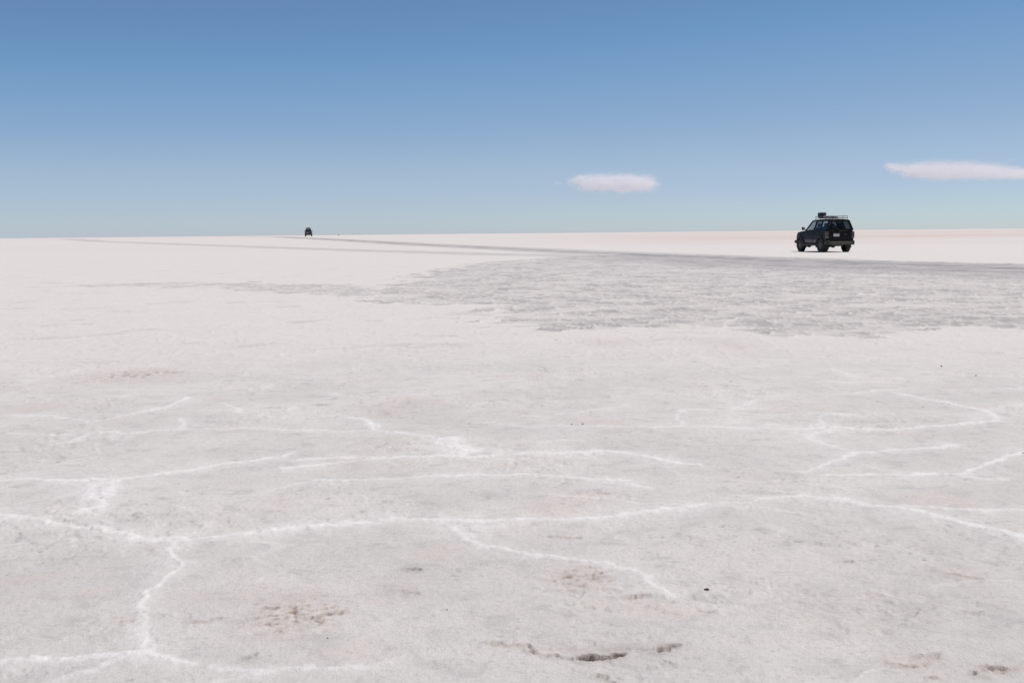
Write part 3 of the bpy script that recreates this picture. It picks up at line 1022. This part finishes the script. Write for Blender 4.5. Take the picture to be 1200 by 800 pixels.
    ring = [(.42 - .05 * math.sin(k / 16 * 2 * math.pi), .38 + .18 * math.cos(k / 16 * 2 * math.pi), 1.16 + .17 * math.sin(k / 16 * 2 * math.pi)) for k in range(17)]
    sw.tube(ring, .015, 6); sw.build('steering_wheel', M['trim'], root)
    fl = MB(); fl.box(-2.1, .8, -.78, .78, .66, .70); fl.build('cabin_floor', M['seat'], root)
    # --- roof rack
    rk = MB()
    z0, z1 = 1.885, 1.985
    for y in (-.52, .52):
        rk.tube([(.05, y, z1), (-1.98, y, z1)], .016, 8); rk.tube([(.05, y, z0), (-1.98, y, z0)], .014, 8)
    for x in (.05, -1.98): rk.tube([(x, -.52, z1), (x, .52, z1)], .016, 8)
    rack = rk.build('roof_rack', M['rack'], root)
    for k in range(9):
        x = .05 - 2.03 * k / 8
        q = MB(); q.tube([(x, -.52, z0), (x, .52, z0)], .014, 8); q.build('crossbar', M['rack'], rack)
    for y in (-.52, .52):
        for x in (.05, -.62, -1.30, -1.98):
            q = MB(); q.tube([(x, y, z1), (x, y, 1.80)], .015, 8); q.build('rack_post', M['rack'], rack)
    # belt and roof sit a little higher than drawn
    def lift(o):
        for v in o.data.vertices:
            if v.co.x < -1.25: v.co.x = -1.25 + (v.co.x + 1.25) * .80
            v.co.z += .075 * max(0.0, min(1.0, (v.co.z - .70) / .55))
    for o in root.children:
        if o.name.startswith('wheel') and not o.name.startswith('wheel_arch'): continue
        lift(o)
        for c in o.children: lift(c)
    return root


M['paint_black'] = simple('navy_black_paint', (.0065, .006, .0068), .36, spec=.13, coat=.03, dust=(.012, .011, .011), scale=2.5)
M['paint_slate_hazed'] = simple('hazed_slate_paint', (.065, .055, .065), .40, spec=.3, coat=.1, dust=(.10, .085, .09), scale=2.5)  # slate made paler: the haze of distance is painted into this colour


def to_world(root, p):
    return root.matrix_world @ Vector(p)


def lump(name, mat, dims, seed, parent=None, wob=.12):
    """a soft packed bag: rounded box with sagging, creased sides"""
    t = bmesh.new()
    bmesh.ops.create_cube(t, size=2.0)
    bmesh.ops.subdivide_edges(t, edges=list(t.edges), cuts=7, use_grid_fill=True)
    r_ = random.Random(seed); ph = [r_.uniform(0, 6.28) for _ in range(6)]
    for v in t.verts:
        c = v.co.copy()
        n = Vector([math.copysign(abs(a) ** .999, a) for a in c]); q = n.normalized()
        k = (abs(q.x) ** 4 + abs(q.y) ** 4 + abs(q.z) ** 4) ** -.25
        f = 1 + wob * (.5 * math.sin(5 * q.x + ph[0]) * math.sin(4 * q.y + ph[1]) + .35 * math.sin(9 * q.z + ph[2] + 3 * q.x) + .2 * math.sin(14 * q.y + ph[3]))
        w = q * k * f
        v.co = Vector((w.x * dims[0] / 2, w.y * dims[1] / 2, (max(w.z, -.93) + .93) / 1.93 * dims[2]))
    for f in t.faces: f.smooth = True
    mb = MB(); mb.bm.free(); mb.bm = t
    return mb.build(name, mat, parent)


# nearer car: seen from behind, its left side showing
px, py = 965.5, 294.1
d_ = 65.4
az_ = math.atan((px - 600) / FPX)
cx, cy = d_ * math.tan(az_), d_
near = make_wagon('paint_black')
near.location = (cx, cy, float(swell(np.array([cx]), np.array([cy]))[0]) - .012)
near.rotation_euler = (0, 0, math.pi / 2 - az_ + R(25.5))
tag(near, 'near dark off-road wagon with grey door cladding and a loaded roof rack', 'car', 'off-road cars crossing the salt plain')
bpy.context.view_layer.update()

RZ = near.rotation_euler.z
rack_top = 1.974
for (lx, ly, dims, mat, nm, lab, cat, sd) in (
        (-.22, .26, (.42, .40, .32), 'bag_dark', 'duffel_bag', 'dark bulging duffel bag strapped at the front of the roof rack', 'bag', 3),
        (-.85, .05, (.60, .70, .13), 'bag_pale', 'sack', 'pale flat sack lying on the middle of the roof rack', 'sack', 5)):
    o = lump(nm, M[mat], dims, sd)
    o.location = to_world(near, (lx, ly, rack_top)); o.rotation_euler = (0, 0, RZ + R(8))
    tag(o, lab, cat)
    if nm == 'duffel_bag':
        s_ = MB()
        for yy in (-.11, .11):
            rows = []
            for k in range(17):
                a = math.pi * k / 16
                ca, sa = math.cos(a), math.sin(a)
                kk = (abs(ca) ** 4 + abs(sa) ** 4) ** -.25
                rows.append([(ca * kk * .234, yy + e, .164 + (sa * kk) * .172) for e in (-.02, .02)])
            s_.grid(rows)
        s_.build('strap', M['strap'], o)

# farther car: only its tail shows, close to the horizon
fx, fy = -236.0 / FPX * 281, 281.0
far_car = make_wagon('paint_slate_hazed')
far_car.location = (fx, fy, float(swell(np.array([fx]), np.array([fy]))[0]) - .005)
far_car.rotation_euler = (0, 0, math.pi / 2 + math.atan2(-fx, fy) - R(1.5))
tag(far_car, 'tiny off-road car seen from behind, its slate grey lightened to stand for haze, far off near the horizon', 'car', 'off-road cars crossing the salt plain')
bpy.context.view_layer.update()
fb_ = lump('luggage_bundle', M['bag_dark'], (1.3, 1.0, .24), 9)
fb_.location = to_world(far_car, (-.95, 0, rack_top)); fb_.rotation_euler = (0, 0, far_car.rotation_euler.z)
tag(fb_, 'low dark bundle on the roof of the far car', 'luggage')


# ------------------------------------------------------------------ small loose stones
def stone(px_, py_, w, h_, seed, mat, label, flat=.6, group='loose stones lying on the salt'):
    x, y = at(px_, py_)
    t = bmesh.new()
    bmesh.ops.create_icosphere(t, subdivisions=2, radius=1.0)
    blocky = w > .03 and mat == 'stone_dark'
    r_ = random.Random(seed)
    cuts = [(Vector((r_.uniform(-1, 1), r_.uniform(-1, 1), r_.uniform(-.6, 1))).normalized(), r_.uniform(.45, .85)) for _ in range(9)]
    if blocky:        # a broken, angular piece with a notch in its top
        cuts = [(Vector((1, .1, 0)).normalized(), .62), (Vector((-1, .15, 0)).normalized(), .66), (Vector((.1, 1, .1)).normalized(), .6), (Vector((0, -1, .2)).normalized(), .55), (Vector((.55, 0, 1)).normalized(), .55), (Vector((-.4, .1, 1)).normalized(), .42)]
    for v in t.verts:
        for n_, k in cuts:
            e = v.co.dot(n_) - k
            if e > 0: v.co -= n_ * e
        v.co = Vector((v.co.x * w * .4, v.co.y * w * flat * .5, (v.co.z + .55) * h_ * .55))
    mb = MB(); mb.bm.free(); mb.bm = t
    o = mb.build('stone', M[mat])
    o.location = (x, y, 0); o.rotation_euler = (0, 0, r_.uniform(-.6, .6))
    tag(o, label, 'stone', group)
    return o


STONES = [
    (828, 691, .034, .010, 'stone_dark', 'black angular stone, the largest and darkest lying loose on the salt'),
    (524, 714.5, .007, .005, 'stone_dark', 'small dark stone alone on smooth salt below the narrow hollow'),
    (384, 747.5, .011, .005, 'stone_dark', 'dark flat stone below the cluster of broken crust'),
    (180, 739, .009, .004, 'stone_brown', 'small brown stone right of the downward running white seam'),
    (1103, 429, .022, .014, 'stone_brown', 'brown stone on pale salt at right, farther than the white seams'),
    (1143.5, 440.5, .020, .012, 'stone_brown', 'brown stone nearest the right edge on the far pale salt'),
    (683, 497, .016, .009, 'stone_brown', 'right one of two small brown stones close together'),
    (670, 497.3, .016, .008, 'stone_brown', 'left one of two small brown stones close together'),
    (1199, 532, .030, .014, 'stone_brown', 'reddish brown stone on a white seam at the right edge'),
]
for i, (a, b_, w_, h_, m_, lab) in enumerate(STONES):
    if m_: stone(a, b_, w_, h_, 40 + i, m_, lab)

# a far rock that shows as a speck on the skyline
rx_, ry_ = (399 - 600) / FPX * 640, 640.0
rk_ = lump('rock', M['stone_brown'], (.7, .6, .45), 12, wob=.2)
rk_.location = (rx_, ry_, float(swell(np.array([rx_]), np.array([ry_]))[0]) - .05)
tag(rk_, 'faint dark rock on the skyline right of the far car', 'rock')


# ------------------------------------------------------------------ clouds: thousands of bright flakes of mist, thinning outwards
def cloud_material():
    m, n, l, p = new_mat('cloud_mist')
    n.remove(p)
    out = n['Material Output']
    df = n.new('ShaderNodeBsdfDiffuse'); df.inputs['Color'].default_value = (.965, .968, .985, 1)
    tl = n.new('ShaderNodeBsdfTranslucent'); tl.inputs['Color'].default_value = (.965, .968, .985, 1)
    mx = n.new('ShaderNodeMixShader'); mx.inputs[0].default_value = .5
    l.new(df.outputs[0], mx.inputs[1]); l.new(tl.outputs[0], mx.inputs[2]); l.new(mx.outputs[0], out.inputs['Surface'])
    return m


M['cloud'] = cloud_material()


def cloud(name, label, puffs, n, seed):
    """puffs: (px, py, half width px, half height px, weight) seen from the camera at CD metres, each with real depth"""
    CD = 9000.0
    rs = np.random.RandomState(seed)
    w = np.array([p[4] * p[2] * p[3] for p in puffs]); w = w / w.sum()
    cs = []
    for p in puffs:
        v = _cm @ Vector(((p[0] - 600.0) / FPX, (400.0 - p[1]) / FPX, -1.0)); v *= CD / v.y
        cs.append((v.x, v.y, v.z + CAM_H, p[2] * CD / FPX, p[3] * CD / FPX))
    cs = np.array(cs)
    k = rs.choice(len(puffs), n, p=w)
    q = rs.normal(size=(n, 3)); q /= np.linalg.norm(q, axis=1)[:, None]
    rr0 = rs.rand(n) ** .45
    q *= rr0[:, None] * (1 + .24 * rs.normal(size=n))[:, None]
    c = np.stack([cs[k, 0] + q[:, 0] * cs[k, 3], cs[k, 1] + q[:, 1] * cs[k, 3] * .7, cs[k, 2] + q[:, 2] * cs[k, 4]], -1)
    # ragged margins: mist is missing where the air is dry
    dry = .6 * fbm(c[:, 0] / 75, c[:, 2] / 34, 5, 101 + seed, .62) + .4 * fbm(c[:, 0] / 60 + 9, c[:, 1] / 60, 4, 107 + seed)
    keep = dry + 1.25 * (1 - rr0) + .10 > rs.rand(n) * .28
    c = c[keep]; n = len(c)
    o0 = c.mean(0)
    c -= o0
    s = rs.uniform(.95, 2.0, n)[:, None]
    a = rs.normal(size=(n, 3)); a /= np.linalg.norm(a, axis=1)[:, None]
    b = np.cross(a, rs.normal(size=(n, 3))); b /= np.linalg.norm(b, axis=1)[:, None]
    V = np.stack([c - a * s - b * s * .6, c + a * s - b * s * .6, c + b * s], 1).reshape(-1, 3)
    me = bpy.data.meshes.new(name)
    me.vertices.add(n * 3); me.vertices.foreach_set('co', V.astype(np.float32).ravel())
    me.loops.add(n * 3); me.loops.foreach_set('vertex_index', np.arange(n * 3, dtype=np.int32))
    me.polygons.add(n); me.polygons.foreach_set('loop_start', (np.arange(n) * 3).astype(np.int32))
    me.update(calc_edges=True)
    me.materials.append(M['cloud'])
    o = bpy.data.objects.new(name, me); COL.objects.link(o)
    o.location = o0
    tag(o, label, 'cloud', 'small flat clouds low in the sky')


cloud('cloud', 'small flat pale cloud left of the near car with a wisp on its left end',
      [(690, 214, 20, 10, 1), (712, 214, 24, 11, 1.1), (736, 214, 24, 11, 1.1), (755, 215, 17, 10, 1), (680, 211, 8, 6, .8),
       (668, 212, 8, 5, .12), (653, 214.5, 7, 3, .07), (733, 223, 14, 4, .35)], 150000, 3)
cloud('cloud', 'longer flat pale cloud above the near car, cut by the frame',
      [(1050, 197, 14, 7, .55), (1075, 199, 22, 10, 1), (1102, 200, 28, 12, 1.1), (1132, 200, 28, 11.5, 1.1), (1160, 201, 26, 10, 1), (1190, 203, 26, 8, .9), (1225, 204, 30, 8, .8), (1262, 205, 22, 6, .6),
       (1042, 194, 7, 4, .3), (1062, 206, 6, 3, .25), (1185, 188, 8, 3, .04)], 230000, 5)
